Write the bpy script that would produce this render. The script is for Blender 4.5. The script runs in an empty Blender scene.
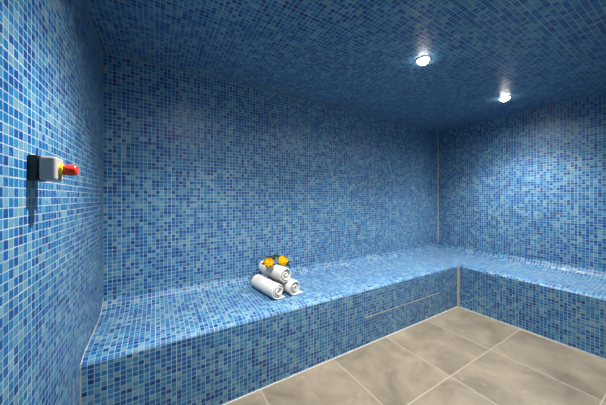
import bpy, bmesh, math, random
from mathutils import Vector, Matrix, noise
C = bpy.context.scene.collection
S = bpy.context.scene
R = math.radians

# ---------------------------------------------------------------- camera
TH = R(30.7)
cam = bpy.data.cameras.new('camera'); camo = bpy.data.objects.new('camera', cam); C.objects.link(camo)
camo.location = (0, 0, 1.25)
camo.rotation_euler = (R(90), 0, -TH)
cam.sensor_width = 36; cam.lens = 36 * 246 / 606
cam.shift_y = -5 / 606
cam.clip_start = 0.02
S.camera = camo

# ---------------------------------------------------------------- world, exposure, lights
S.view_settings.view_transform = 'Standard'
S.view_settings.look = 'None'
S.view_settings.gamma = 1
S.view_settings.use_curve_mapping = False
S.view_settings.exposure = 0.0
w = bpy.data.worlds.new('world'); S.world = w; w.use_nodes = True
w.node_tree.nodes['Background'].inputs['Color'].default_value = (0.95, 0.97, 1, 1)
w.node_tree.nodes['Background'].inputs['Strength'].default_value = 1.2

SPILL_W = 29.0
LAMP_W = 182.0         # each ceiling spot
LAMP_XY = [(0.305, 1.045), (1.592, 1.045), (2.878, 1.045)]
ZC = 2.21             # ceiling height
LX, RX = -0.307, 3.51  # left and right wall faces
FY, BY = -0.35, 2.07   # front and back wall faces
BFY, BFX = 1.517, 2.968  # bench front faces
FRONT_W = 4.0

def lamp_light(x, y, z, parent):
    # a focused downward beam and the weaker wide spill of the same lamp
    for name, watt, ang, bl in (('lamp_beam', LAMP_W, 120, 1.0), ('lamp_spill', SPILL_W, 168, 0.8)):
        l = bpy.data.lights.new(name, 'SPOT'); l.energy = watt; l.color = (1, 0.95, 0.89)
        l.spot_size = R(ang); l.spot_blend = bl; l.shadow_soft_size = 0.022
        o = bpy.data.objects.new(name, l); C.objects.link(o); o.location = (x, y, z); o.parent = parent

# added soft fill light outside the glass door, evens out the room
al = bpy.data.lights.new('front_fill', 'AREA'); al.shape = 'RECTANGLE'; al.size = 0.85; al.size_y = 1.9
al.energy = FRONT_W; al.color = (0.93, 0.97, 1)
alo = bpy.data.objects.new('front_fill', al); C.objects.link(alo)
alo.location = (1.35, FY - 0.25, 1.05); alo.rotation_euler = (R(90), 0, 0)

# ---------------------------------------------------------------- materials
def srgb(r, g, b):
    f = lambda c: (c/255/12.92) if c/255 <= 0.04045 else ((c/255+0.055)/1.055)**2.4
    return (f(r), f(g), f(b), 1)

class NT:
    def __init__(s, name):
        s.m = bpy.data.materials.new(name); s.m.use_nodes = True
        s.t = s.m.node_tree; s.b = s.t.nodes['Principled BSDF']
    def n(s, typ, **kw):
        o = s.t.nodes.new(typ)
        for k, v in kw.items(): setattr(o, k, v)
        return o
    def link(s, a, b): s.t.links.new(a, b)
    def math(s, op, a, b=None, c=None):
        o = s.n('ShaderNodeMath', operation=op)
        for i, v in enumerate((a, b, c)):
            if v is None: continue
            if hasattr(v, 'links'): s.link(v, o.inputs[i])
            else: o.inputs[i].default_value = v
        return o.outputs[0]
    def mix(s, f, a, b, mode='MIX'):
        o = s.n('ShaderNodeMix', data_type='RGBA', blend_type=mode)
        for i, v in ((0, f), (6, a), (7, b)):
            if hasattr(v, 'links'): s.link(v, o.inputs[i])
            else: o.inputs[i].default_value = v
        return o.outputs[2]

def mat(name, col, rough=0.5, metal=0, noise_amt=0.0, nscale=60, bump=0.0, emit=0, spec=0.5):
    t = NT(name); b = t.b
    b.inputs['Roughness'].default_value = rough; b.inputs['Metallic'].default_value = metal
    b.inputs['Specular IOR Level'].default_value = spec
    c = srgb(*col)
    tc = t.n('ShaderNodeTexCoord'); nz = t.n('ShaderNodeTexNoise'); nz.inputs['Scale'].default_value = nscale
    nz.inputs['Detail'].default_value = 4
    t.link(tc.outputs['Object'], nz.inputs['Vector'])
    dark = tuple(x*(1-noise_amt) for x in c[:3]) + (1,)
    t.link(t.mix(nz.outputs['Fac'], dark, c), b.inputs['Base Color'])
    if bump:
        bp = t.n('ShaderNodeBump'); bp.inputs['Strength'].default_value = bump; bp.inputs['Distance'].default_value = 0.003
        t.link(nz.outputs['Fac'], bp.inputs['Height']); t.link(bp.outputs['Normal'], b.inputs['Normal'])
    if emit:
        b.inputs['Emission Color'].default_value = c; b.inputs['Emission Strength'].default_value = emit
    return t.m

PITCH = 0.025
def mosaic():
    t = NT('glass_mosaic'); b = t.b
    uv = t.n('ShaderNodeUVMap', uv_map='UVMap')
    sep = t.n('ShaderNodeSeparateXYZ'); t.link(uv.outputs[0], sep.inputs[0])
    u = t.math('DIVIDE', sep.outputs[0], PITCH); v = t.math('DIVIDE', sep.outputs[1], PITCH)
    # each glued sheet of tiles sits a hair out of line with its neighbours
    sd = lambda q: t.math('MULTIPLY', t.math('SUBTRACT', 0.5, t.math('ABSOLUTE', t.math('SUBTRACT', t.math('FRACT', t.math('DIVIDE', q, 12.0)), 0.5))), 12.0)
    ds = t.math('MINIMUM', sd(u), sd(v))
    fu = t.math('FRACT', u); fv = t.math('FRACT', v)
    cu = t.math('FLOOR', u); cv = t.math('FLOOR', v)
    cell = t.n('ShaderNodeCombineXYZ'); t.link(cu, cell.inputs[0]); t.link(cv, cell.inputs[1])
    wn = t.n('ShaderNodeTexWhiteNoise', noise_dimensions='3D'); t.link(cell.outputs[0], wn.inputs['Vector'])
    ramp = t.n('ShaderNodeValToRGB'); cr = ramp.color_ramp; cr.interpolation = 'CONSTANT'
    cols = PALETTE
    cr.elements[0].position = 0; cr.elements[0].color = srgb(*cols[0][1])
    cr.elements[1].position = cols[1][0]; cr.elements[1].color = srgb(*cols[1][1])
    for p, c in cols[2:]:
        e = cr.elements.new(p); e.color = srgb(*c)
    # gentle drift of the blend over the wall
    low = t.n('ShaderNodeTexNoise', noise_dimensions='2D'); low.inputs['Scale'].default_value = 3.2; low.inputs['Detail'].default_value = 2
    t.link(uv.outputs[0], low.inputs['Vector'])
    k = t.math('ADD', wn.outputs['Value'], t.math('MULTIPLY', t.math('SUBTRACT', low.outputs['Fac'], 0.5), 0.35))
    t.link(k, ramp.inputs['Fac'])
    wn2 = t.n('ShaderNodeTexWhiteNoise', noise_dimensions='4D'); wn2.inputs['W'].default_value = 7.7
    t.link(cell.outputs[0], wn2.inputs['Vector'])
    hsv = t.n('ShaderNodeHueSaturation'); t.link(ramp.outputs[0], hsv.inputs['Color'])
    sp2 = t.n('ShaderNodeSeparateColor'); t.link(wn2.outputs['Color'], sp2.inputs[0])
    t.link(t.math('MULTIPLY_ADD', sp2.outputs[0], 0.24, 0.88), hsv.inputs['Value'])
    t.link(t.math('MULTIPLY_ADD', sp2.outputs[1], 0.014, 0.489), hsv.inputs['Hue'])
    # cloudy glass inside a tile
    cl = t.n('ShaderNodeTexNoise', noise_dimensions='2D'); cl.inputs['Scale'].default_value = 90; cl.inputs['Detail'].default_value = 3
    t.link(uv.outputs[0], cl.inputs['Vector'])
    body = t.mix(t.math('MULTIPLY', cl.outputs['Fac'], 0.22), hsv.outputs[0], srgb(36, 118, 168))
    b.inputs['Specular IOR Level'].default_value = 0.36
    # grout
    g = GROUT
    du = t.math('MINIMUM', fu, t.math('SUBTRACT', 1.0, fu)); dv = t.math('MINIMUM', fv, t.math('SUBTRACT', 1.0, fv))
    d = t.math('MINIMUM', du, dv)
    mr = t.n('ShaderNodeMapRange', interpolation_type='SMOOTHSTEP'); t.link(d, mr.inputs['Value'])
    mr.inputs['From Min'].default_value = g*0.75; mr.inputs['From Max'].default_value = g*1.25
    ms = t.n('ShaderNodeMapRange', interpolation_type='SMOOTHSTEP'); t.link(ds, ms.inputs['Value'])
    ms.inputs['From Min'].default_value = g*1.1; ms.inputs['From Max'].default_value = g*1.9
    tile = t.math('MULTIPLY', mr.outputs[0], ms.outputs[0])
    gn = t.n('ShaderNodeTexNoise', noise_dimensions='2D'); gn.inputs['Scale'].default_value = 9; gn.inputs['Detail'].default_value = 5
    t.link(uv.outputs[0], gn.inputs['Vector'])
    gcol = t.mix(gn.outputs['Fac'], srgb(104, 130, 146), srgb(184, 192, 192))
    t.link(t.mix(tile, gcol, body), b.inputs['Base Color'])
    t.link(t.math('ADD', t.math('MULTIPLY_ADD', tile, -0.38, 0.7), t.math('MULTIPLY', sp2.outputs[2], 0.12)), b.inputs['Roughness'])
    # pillowed tile edges and a small tilt of every tile
    geo = t.n('ShaderNodeNewGeometry')
    tilt = t.n('ShaderNodeVectorMath', operation='SUBTRACT'); t.link(wn2.outputs['Color'], tilt.inputs[0]); tilt.inputs[1].default_value = (0.5, 0.5, 0.5)
    sc = t.n('ShaderNodeVectorMath', operation='SCALE'); t.link(tilt.outputs[0], sc.inputs[0]); sc.inputs['Scale'].default_value = 0.035
    ad = t.n('ShaderNodeVectorMath', operation='ADD'); t.link(geo.outputs['Normal'], ad.inputs[0]); t.link(sc.outputs[0], ad.inputs[1])
    nm = t.n('ShaderNodeVectorMath', operation='NORMALIZE'); t.link(ad.outputs[0], nm.inputs[0])
    mr2 = t.n('ShaderNodeMapRange', interpolation_type='SMOOTHSTEP'); t.link(d, mr2.inputs['Value'])
    mr2.inputs['From Min'].default_value = g*0.5; mr2.inputs['From Max'].default_value = g*2.6
    bp = t.n('ShaderNodeBump'); bp.inputs['Strength'].default_value = 0.3; bp.inputs['Distance'].default_value = 0.0015
    t.link(mr2.outputs[0], bp.inputs['Height']); t.link(nm.outputs[0], bp.inputs['Normal'])
    t.link(bp.outputs['Normal'], b.inputs['Normal'])
    return t.m
GROUT = 0.052
PALETTE = [(0.0, (0, 50, 118)), (0.09, (0, 66, 136)), (0.19, (0, 79, 144)), (0.33, (14, 94, 148)),
           (0.49, (38, 107, 152)), (0.66, (66, 120, 154)), (0.84, (96, 136, 156))]

def floor_mat():
    t = NT('stone_floor_tile'); b = t.b
    tc = t.n('ShaderNodeTexCoord'); sep = t.n('ShaderNodeSeparateXYZ'); t.link(tc.outputs['Object'], sep.inputs[0])
    P = 0.592
    u = t.math('DIVIDE', t.math('SUBTRACT', sep.outputs[0], 0.58), P); v = t.math('DIVIDE', t.math('SUBTRACT', sep.outputs[1], 0.953), P)
    fu = t.math('FRACT', u); fv = t.math('FRACT', v)
    cell = t.n('ShaderNodeCombineXYZ'); t.link(t.math('FLOOR', u), cell.inputs[0]); t.link(t.math('FLOOR', v), cell.inputs[1])
    wn = t.n('ShaderNodeTexWhiteNoise', noise_dimensions='3D'); t.link(cell.outputs[0], wn.inputs['Vector'])
    off = t.n('ShaderNodeVectorMath', operation='SCALE'); t.link(wn.outputs['Color'], off.inputs[0]); off.inputs['Scale'].default_value = 20
    pos = t.n('ShaderNodeVectorMath', operation='ADD'); t.link(tc.outputs['Object'], pos.inputs[0]); t.link(off.outputs[0], pos.inputs[1])
    n1 = t.n('ShaderNodeTexNoise'); n1.inputs['Scale'].default_value = 3.5; n1.inputs['Detail'].default_value = 7; n1.inputs['Roughness'].default_value = 0.62; n1.inputs['Distortion'].default_value = 0.6
    t.link(pos.outputs[0], n1.inputs['Vector'])
    r1 = t.n('ShaderNodeValToRGB'); t.link(n1.outputs['Fac'], r1.inputs['Fac'])
    r1.color_ramp.elements[0].position = 0.3; r1.color_ramp.elements[0].color = srgb(100, 92, 79)
    r1.color_ramp.elements[1].position = 0.72; r1.color_ramp.elements[1].color = srgb(140, 131, 115)
    n2 = t.n('ShaderNodeTexNoise'); n2.inputs['Scale'].default_value = 16; n2.inputs['Detail'].default_value = 5
    t.link(pos.outputs[0], n2.inputs['Vector'])
    r2 = t.n('ShaderNodeValToRGB'); t.link(n2.outputs['Fac'], r2.inputs['Fac'])
    r2.color_ramp.elements[0].position = 0.64; r2.color_ramp.elements[0].color = (0, 0, 0, 1)
    r2.color_ramp.elements[1].position = 0.78; r2.color_ramp.elements[1].color = (0.5, 0.5, 0.5, 1)
    c = t.mix(r2.outputs[0], r1.outputs[0], srgb(158, 150, 136))
    hsv = t.n('ShaderNodeHueSaturation'); t.link(c, hsv.inputs['Color']); t.link(t.math('MULTIPLY_ADD', wn.outputs['Value'], 0.10, 0.95), hsv.inputs['Value'])
    d = t.math('MINIMUM', t.math('MINIMUM', fu, t.math('SUBTRACT', 1.0, fu)), t.math('MINIMUM', fv, t.math('SUBTRACT', 1.0, fv)))
    mr = t.n('ShaderNodeMapRange', interpolation_type='SMOOTHSTEP'); t.link(d, mr.inputs['Value'])
    mr.inputs['From Min'].default_value = 0.0035; mr.inputs['From Max'].default_value = 0.006
    t.link(t.mix(mr.outputs[0], srgb(158, 149, 132), hsv.outputs[0]), b.inputs['Base Color'])
    t.link(t.math('MULTIPLY_ADD', n1.outputs['Fac'], 0.25, 0.32), b.inputs['Roughness'])
    bp = t.n('ShaderNodeBump'); bp.inputs['Strength'].default_value = 0.4; bp.inputs['Distance'].default_value = 0.0015
    t.link(mr.outputs[0], bp.inputs['Height']); t.link(bp.outputs['Normal'], b.inputs['Normal'])
    return t.m

M_MOS = mosaic()
M_FLOOR = floor_mat()
M_GROUT = mat('pale_caulk', (206, 204, 194), 0.6, noise_amt=0.25, nscale=25)
M_CORNER = mat('corner_grout', (120, 136, 146), 0.6, noise_amt=0.4, nscale=25)
M_STAIN = mat('worn_caulk', (200, 190, 172), 0.7, noise_amt=0.55, nscale=14)
M_TOWEL = mat('white_terry', (220, 216, 210), 0.95, noise_amt=0.10, nscale=260, bump=0.9, spec=0.1)
M_TRIMW = mat('white_metal', (225, 225, 222), 0.35)
M_CHROME = mat('chrome', (200, 200, 200), 0.2, metal=1)
M_BLACK = mat('black_plastic', (18, 20, 24), 0.4)
M_GREY = mat('grey_plastic', (158, 156, 154), 0.42, noise_amt=0.05)
M_RED = mat('red_plastic', (214, 50, 26), 0.32)
M_YELL = mat('yellow_plastic', (226, 180, 30), 0.4)
M_PETAL = mat('orange_petal', (255, 206, 26), 0.6, noise_amt=0.10, nscale=45, spec=0.2)
M_HEART = mat('deep_orange_petal', (255, 168, 10), 0.6, noise_amt=0.12, nscale=45, spec=0.2)
M_LEAF = mat('green_leaf', (34, 66, 34), 0.45, noise_amt=0.3, nscale=60)
M_LENS = mat('lamp_lens', (255, 250, 240), 0.3, emit=40)
def glass():
    t = NT('door_glass'); t.t.nodes.remove(t.b)
    out = [n for n in t.t.nodes if n.type == 'OUTPUT_MATERIAL'][0]
    tr = t.n('ShaderNodeBsdfTransparent'); tr.inputs[0].default_value = (0.9, 0.95, 0.94, 1)
    gl = t.n('ShaderNodeBsdfGlossy'); gl.inputs['Roughness'].default_value = 0.03
    fr = t.n('ShaderNodeFresnel'); mx = t.n('ShaderNodeMixShader')
    t.link(fr.outputs[0], mx.inputs[0]); t.link(tr.outputs[0], mx.inputs[1]); t.link(gl.outputs[0], mx.inputs[2])
    t.link(mx.outputs[0], out.inputs[0]); return t.m
M_GLASS = glass()

# ---------------------------------------------------------------- helpers
def link_mesh(name, bm, m, parent=None, smooth=False):
    me = bpy.data.meshes.new(name); bm.to_mesh(me); bm.free()
    if m: me.materials.append(m)
    if smooth:
        for p in me.polygons: p.use_smooth = True
    o = bpy.data.objects.new(name, me); C.objects.link(o)
    if parent: o.parent = parent
    return o
def tag(o, label, cat, group=None):
    o['label'] = label; o['category'] = cat
    if group: o['group'] = group
    return o
def empty(name, loc=(0, 0, 0), rot=(0, 0, 0)):
    o = bpy.data.objects.new(name, None); C.objects.link(o); o.location = loc; o.rotation_euler = rot
    o.empty_display_size = 0.05; return o
def box_uv(bm, off=(0, 0)):
    uvl = bm.loops.layers.uv.new('UVMap')
    for f in bm.faces:
        n = f.normal; a = max(range(3), key=lambda i: abs(n[i]))
        for l in f.loops:
            p = l.vert.co
            q = (p.y, p.z) if a == 0 else (p.x, p.z) if a == 1 else (p.x, p.y)
            l[uvl].uv = (q[0] + off[0], q[1] + off[1])
def add_box(bm, x0, y0, z0, x1, y1, z1):
    vs = [bm.verts.new(p) for p in ((x0,y0,z0),(x1,y0,z0),(x1,y1,z0),(x0,y1,z0),(x0,y0,z1),(x1,y0,z1),(x1,y1,z1),(x0,y1,z1))]
    for f in ((0,3,2,1),(4,5,6,7),(0,1,5,4),(1,2,6,5),(2,3,7,6),(3,0,4,7)): bm.faces.new([vs[i] for i in f])
def slab(name, boxes, m, off=(0, 0), parent=None, kind='structure', bevel=0):
    bm = bmesh.new()
    for b in boxes: add_box(bm, *b)
    bm.normal_update(); box_uv(bm, off)
    if bevel:
        bmesh.ops.bevel(bm, geom=list(bm.edges), offset=bevel, segments=3, affect='EDGES', profile=0.5)
    o = link_mesh(name, bm, m, parent)
    if kind and not parent: o['kind'] = kind
    return o
def lathe(bm, prof, seg=40, axis='Z', org=(0, 0, 0), cap=True):
    rings = []
    for (r, h) in prof:
        ring = []
        for i in range(seg):
            a = 2*math.pi*i/seg
            p = (r*math.cos(a), r*math.sin(a), h)
            if axis == 'X': p = (h, r*math.cos(a), r*math.sin(a))
            ring.append(bm.verts.new((p[0]+org[0], p[1]+org[1], p[2]+org[2])))
        rings.append(ring)
    for a, b in zip(rings, rings[1:]):
        for i in range(seg): bm.faces.new((a[i], a[(i+1) % seg], b[(i+1) % seg], b[i]))
    if cap:
        if prof[0][0] > 1e-5: bm.faces.new(rings[0][::-1])
        if prof[-1][0] > 1e-5: bm.faces.new(rings[-1])
    bmesh.ops.recalc_face_normals(bm, faces=bm.faces)

# ---------------------------------------------------------------- room shell
T = 0.12
slab('floor', [(LX-T, FY-T, -0.1, RX+T, BY+T, 0)], M_FLOOR)
slab('ceiling', [(LX-T, FY-T, ZC, RX+T, BY+T, ZC+0.1)], M_MOS, (3.011, 7.004))
slab('wall_left', [(LX-T, FY-T, 0, LX, BY+T, ZC)], M_MOS, (11.004, 2.0))
slab('wall_right', [(RX, FY-T, 0, RX+T, BY+T, ZC)], M_MOS, (17.01, 5.0))
slab('wall_back', [(LX, BY, 0, RX, BY+T, ZC)], M_MOS, (23.307, 9.0))
DX0, DX1, DZ = 0.9, 1.8, 2.02
slab('wall_front', [(LX, FY-T, 0, DX0, FY, ZC), (DX1, FY-T, 0, RX, FY, ZC), (DX0, FY-T, DZ, DX1, FY, ZC)], M_MOS, (31.0, 4.0))
d = slab('door_1', [(DX0+0.03, FY-0.065, 0.01, DX1-0.03, FY-0.055, DZ-0.03)], M_GLASS)
slab('door_frame', [(DX0, FY-0.10, 0, DX0+0.03, FY-0.02, DZ), (DX1-0.03, FY-0.10, 0, DX1, FY-0.02, DZ), (DX0+0.03, FY-0.10, DZ-0.03, DX1-0.03, FY-0.02, DZ)], M_CHROME, parent=d)
slab('door_handle', [(DX1-0.12, FY-0.02, 0.85, DX1-0.10, FY-0.003, 1.25), (DX1-0.12, FY-0.055, 0.88, DX1-0.10, FY-0.02, 0.90), (DX1-0.12, FY-0.055, 1.20, DX1-0.10, FY-0.02, 1.22)], M_CHROME, parent=d)
# pale corner joints of the room
def joint(name, b, m=M_GROUT): return slab(name, [b], m)
joint('trim_1', (RX-0.007, BY-0.007, 0.60, RX, BY, ZC))
joint('trim_2', (LX, BY-0.004, 0.60, LX+0.004, BY, ZC), M_CORNER)
joint('trim_3', (LX, FY, ZC-0.004, LX+0.004, BY, ZC), M_CORNER)
joint('trim_4', (LX, BY-0.004, ZC-0.004, RX, BY, ZC), M_CORNER)
joint('trim_5', (LX, BFY-0.006, 0, BFX-0.006, BFY, 0.006))
joint('trim_6', (BFX-0.006, FY, 0, BFX, BFY, 0.006))

# ---------------------------------------------------------------- L-shaped bench
bench = empty('tiled_bench', (BFX, BFY, 0))
tag(bench, 'long built-in corner bench of blue mosaic running along back and right walls', 'bench')
WB, WR = BY-BFY, RX-BFX
def uvstrip(name, prof, uoff, voff, smooth=False):
    """profile (t 0..1 from face to wall, z) swept along both arms, mitred in the corner"""
    bm = bmesh.new(); uvl = bm.loops.layers.uv.new('UVMap')
    L = [0.0]
    for (t0, z0), (t1, z1) in zip(prof, prof[1:]): L.append(L[-1] + math.hypot((t1-t0)*0.55, z1-z0))
    def sweep(start, fn, ucoord, uo, flip):
        rows = []
        for (t, z) in prof:
            ps = fn(t, z); rows.append([bm.verts.new(p) for p in ps])
        for i in range(len(rows)-1):
            a, b = rows[i], rows[i+1]
            f = bm.faces.new((a[0], a[1], b[1], b[0]) if not flip else (a[1], a[0], b[0], b[1]))
            idx = {a[0]: i, a[1]: i, b[0]: i+1, b[1]: i+1}
            for l in f.loops: l[uvl].uv = (ucoord(l.vert.co) + uo, L[idx[l.vert]] + voff)
            f.smooth = smooth
    sweep(0, lambda t, z: ((LX, BFY + t*WB, z), (BFX + t*WR, BFY + t*WB, z)), lambda p: p.x, uoff, False)
    sweep(0, lambda t, z: ((BFX + t*WR, FY, z), (BFX + t*WR, BFY + t*WB, z)), lambda p: p.y, uoff + 9.0, True)
    o = link_mesh(name, bm, M_MOS); o.parent = bench; o.matrix_parent_inverse = Matrix.Translation((-BFX, -BFY, 0))
    return o
uvstrip('bench_front', [(0, 0), (0, 0.457)], 41.307, 6.013)
seatp = [(0, 0.457), (0.005, 0.464), (0.018, 0.469), (0.055, 0.4765), (0.10, 0.483), (0.15, 0.4855), (0.40, 0.490), (0.70, 0.497), (0.80, 0.503), (0.88, 0.514), (0.94, 0.530), (0.98, 0.552), (1.0, 0.585)]
uvstrip('seat', seatp, 51.307, 3.0, True)
def bpart(name, b, m):
    o = slab(name, [b], m, parent=bench); o.matrix_parent_inverse = Matrix.Translation((-BFX, -BFY, 0)); return o
o = bpart('corner_joint', (BFX-0.016, BFY-0.016, 0.008, BFX, BFY, 0.462), M_STAIN); o['label'] = 'pale worn grout joint in the inner corner'
o = bpart('grout_joint', (1.52, BFY-0.0015, 0.229, 2.60, BFY, 0.233), M_STAIN)
o['label'] = 'pale horizontal grout line across the bench front'

bpart('wall_joint', (LX, BFY-0.003, 0.008, LX+0.003, BFY, 0.457), M_STAIN)
bm = bmesh.new(); rows = []
for (t_, z_) in seatp[1:]:
    y_ = BFY + t_*WB
    rows.append([bm.verts.new(p) for p in ((LX, y_, z_-0.002), (LX+0.0035, y_, z_-0.002), (LX+0.0035, y_, z_+0.0015), (LX, y_, z_+0.0035))])
for a_, b_ in zip(rows, rows[1:]):
    for i in range(4): bm.faces.new((a_[i], a_[(i+1) % 4], b_[(i+1) % 4], b_[i]))
bmesh.ops.recalc_face_normals(bm, faces=bm.faces)
o = link_mesh('wall_joint', bm, M_STAIN, bench); o.matrix_parent_inverse = Matrix.Translation((-BFX, -BFY, 0))

# ---------------------------------------------------------------- ceiling lamps
def lamp(x, y, label):
    t = empty('ceiling_spotlight', (x, y, ZC)); tag(t, label, 'ceiling light', 'round spotlights in the tiled ceiling')
    bm = bmesh.new(); lathe(bm, [(0.036, 0), (0.048, 0), (0.048, -0.003), (0.045, -0.006), (0.038, -0.007), (0.036, -0.005)], cap=False)
    link_mesh('trim_ring', bm, M_TRIMW, t, True)
    bm = bmesh.new(); lathe(bm, [(0.036, -0.001), (0.036, -0.008), (0.033, -0.019), (0.025, -0.027), (0.013, -0.0325), (0.0001, -0.034)])
    link_mesh('lens', bm, M_LENS, t, True)
    lamp_light(0, 0, -0.05, t)
    return t
lamp(*LAMP_XY[1], 'round glowing ceiling spotlight nearer the camera, larger of the two shining')
lamp(*LAMP_XY[2], 'round glowing ceiling spotlight farther off, beside the right wall')
lamp(*LAMP_XY[0], 'round ceiling spotlight beside the left wall, above the red button')

# ---------------------------------------------------------------- emergency button on the left wall
bt = empty('emergency_button', (LX, 1.004, 1.333)); tag(bt, 'grey and black wall box with a red push button on the left wall', 'emergency button')
def bx(name, b, m, bev): return slab(name, [b], m, parent=bt, bevel=bev)
bx('back_box', (0, -0.036, -0.036, 0.021, 0.036, 0.036), M_BLACK, 0.003)
bx('cover', (0.0212, -0.035, -0.034, 0.058, 0.035, 0.035), M_GREY, 0.007)
bm = bmesh.new(); lathe(bm, [(0.0175, 0.0575), (0.0175, 0.066), (0.015, 0.067)], axis='X'); link_mesh('yellow_collar', bm, M_YELL, bt, False)
bm = bmesh.new(); lathe(bm, [(0.0145, 0.066), (0.0145, 0.069), (0.0158, 0.070), (0.0165, 0.074), (0.0168, 0.091), (0.0155, 0.095), (0.011, 0.0975), (0.0001, 0.098)], axis='X')
link_mesh('push_button', bm, M_RED, bt, True)

# ---------------------------------------------------------------- rolled towels
def towel_mesh(seed, r_out=0.061, length=0.31, tail=0.05, turns=3.3):
    rnd = random.Random(seed)
    bm = bmesh.new()
    th = 0.0118                      # thickness of the folded layer
    pitch = 0.0158
    n = int(turns*26); pts = []
    a_end = -math.pi/2               # ends at the bottom, then a flat tail
    for i in range(n+1):
        s = i/n; a = a_end - (1-s)*turns*2*math.pi
        r = r_out - th/2 - (1-s)*turns*pitch
        r = max(r, 0.004)
        q = 1 + 0.05*math.sin(2*a+seed) * (1-s*0.6)
        pts.append(Vector((math.cos(a)*r*q, math.sin(a)*r)))
    last = pts[-1]
    m = 8
    for i in range(1, m+1):
        s = i/m; pts.append(Vector((last.x + tail*s, last.y + 0.0)))
    N = len(pts)
    tang = [(pts[min(i+1, N-1)] - pts[max(i-1, 0)]).normalized() for i in range(N)]
    ys = [0, 0.004, 0.012, 0.03] + [0.03 + (length-0.06)*k/12 for k in range(1, 13)] + [length-0.012, length-0.004, length]
    shr = [0.35, 0.8, 1, 1] + [1]*12 + [1, 0.8, 0.35]
    grid = []
    for y, k in zip(ys, shr):
        outer, inner = [], []
        for i, p in enumerate(pts):
            nrm = Vector((tang[i].y, -tang[i].x))
            e = 1.0
            if i > N-4: e = (0.9, 0.7, 0.3)[i-(N-3)] if i-(N-3) >= 0 else 1
            tel = 0.006*math.sin(i*0.11 + seed) * (1 if i < N-m-8 else 0)   # layers do not end flush
            wob = 0.0022*noise.noise(Vector((p.x*14, p.y*14, y*9+seed)))
            outer.append(bm.verts.new((p.x + nrm.x*(th/2*k*e+wob), y + tel*(1-2*y/length), p.y + nrm.y*(th/2*k*e+wob))))
            inner.append(bm.verts.new((p.x - nrm.x*th/2*k*e, y + tel*(1-2*y/length), p.y - nrm.y*th/2*k*e)))
        grid.append((outer, inner))
    for (o0, i0), (o1, i1) in zip(grid, grid[1:]):
        for j in range(N-1):
            bm.faces.new((o0[j], o0[j+1], o1[j+1], o1[j])); bm.faces.new((i0[j+1], i0[j], i1[j], i1[j+1]))
        bm.faces.new((o0[0], o1[0], i1[0], i0[0])); bm.faces.new((o0[-1], i0[-1], i1[-1], o1[-1]))
    for (o, i_), fl in ((grid[0], 1), (grid[-1], 0)):
        for j in range(N-1): bm.faces.new((o[j], i_[j], i_[j+1], o[j+1]))
    bmesh.ops.recalc_face_normals(bm, faces=bm.faces)
    return bm
def towel(x, y, z, rz, seed, label, tail, spin=0, pitchx=0.0):
    o = link_mesh('rolled_towel', towel_mesh(seed, tail=tail), M_TOWEL, smooth=True)
    o.location = (x, y, z); o.rotation_euler = (pitchx, spin, rz)
    return tag(o, label, 'towel', 'rolled white towels stacked on the bench')
RZ = R(11)
zs = 0.4870 + 0.061
towel(0.782, 1.672, zs, RZ, 1.0, 'rolled white towel, bottom left of the stack of three', 0.062, pitchx=R(1.2))
towel(0.926, 1.680, zs, RZ, 2.4, 'rolled white towel, bottom right of the stack, its flap toward the right', 0.082, pitchx=R(1.2))
towel(0.860, 1.705, zs + 0.103, RZ, 4.1, 'rolled white towel on top of the stack, beneath the two flowers', 0.012, spin=R(-25), pitchx=R(1.2))

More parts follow.
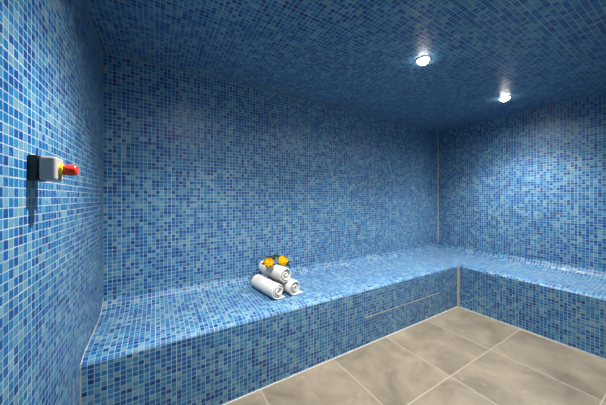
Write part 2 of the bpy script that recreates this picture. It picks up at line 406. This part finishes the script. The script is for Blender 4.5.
# ---------------------------------------------------------------- flowers on the top towel
def flower(x, y, z, r, seed, label, leaves, tilt):
    rnd = random.Random(seed)
    t = empty('orange_flower', (x, y, z), tilt); tag(t, label, 'flower', 'orange flowers lying on the top towel')
    def petals(rings, m, name):
        bm = bmesh.new()
        for (cnt, elev, size, rad) in rings:
            ph = rnd.uniform(0, 6)
            for k in range(cnt):
                a = ph + 2*math.pi*k/cnt + rnd.uniform(-.15, .15); el = R(elev + rnd.uniform(-7, 7))
                rr = rad*rnd.uniform(.94, 1.05)
                # petal: curved cup patch on the sphere
                nu, nv = 5, 5; g = []
                for iu in range(nu+1):
                    row = []
                    for iv in range(nv+1):
                        s = iu/nu; q = (iv/nv-0.5)*2
                        wdt = math.sin(math.pi*min(1, 0.18+s*0.68))**0.7*size
                        e2 = el + (s-0.35)*1.35
                        aa = a + q*wdt/max(0.35, math.cos(min(e2, 1.25)))
                        r2 = rr*(0.93 + 0.07*q*q + 0.10*max(0, s-0.7)/0.3*0.8)
                        row.append(bm.verts.new((math.cos(aa)*math.cos(e2)*r2, math.sin(aa)*math.cos(e2)*r2, math.sin(e2)*r2)))
                    g.append(row)
                for iu in range(nu):
                    for iv in range(nv): bm.faces.new((g[iu][iv], g[iu+1][iv], g[iu+1][iv+1], g[iu][iv+1]))
        bmesh.ops.solidify(bm, geom=list(bm.faces), thickness=0.0006)
        link_mesh(name, bm, m, t, True)
    petals([(7, -50, 0.5, r*0.95), (8, -18, 0.46, r), (8, 8, 0.42, r*0.92), (7, 28, 0.36, r*0.83), (6, 45, 0.3, r*0.74)], M_PETAL, 'petals')
    petals([(6, 40, 0.3, r*0.62), (5, 55, 0.28, r*0.5), (4, 62, 0.2, r*0.36)], M_HEART, 'flower_heart')
    for (az, el, ln) in leaves:
        bm = bmesh.new(); g = []
        for i in range(9):
            s = i/8; wd = math.sin(math.pi*(s**0.8))*ln*0.27 + 0.0006; row = []
            for q in (-1, -0.5, 0, 0.5, 1):
                x_ = 0.3*r + s*ln; z_ = -0.45*r + math.sin(s*2.4)*ln*0.16*el + abs(q)*0.12*wd
                a = R(az); y_ = q*wd
                row.append(bm.verts.new((x_*math.cos(a)-y_*math.sin(a), x_*math.sin(a)+y_*math.cos(a), z_)))
            g.append(row)
        for i in range(8):
            for j in range(4): bm.faces.new((g[i][j], g[i+1][j], g[i+1][j+1], g[i][j+1]))
        bmesh.ops.solidify(bm, geom=list(bm.faces), thickness=0.0008)
        link_mesh('leaf', bm, M_LEAF, t, True)
    return t
zt = zs + 0.103 + 0.061
flower(0.758, 1.805, zt+0.024, 0.041, 3, 'orange flower at the left end of the top towel', [(20, 3.0, 0.075), (75, 3.4, 0.06), (150, 1.5, 0.05)], (R(32), R(-18), 0))
flower(0.878, 1.800, zt+0.026, 0.042, 8, 'orange flower at the right on the top towel', [(-15, -0.6, 0.075), (10, 0.5, 0.07), (140, 2.2, 0.08)], (R(28), R(14), 0))
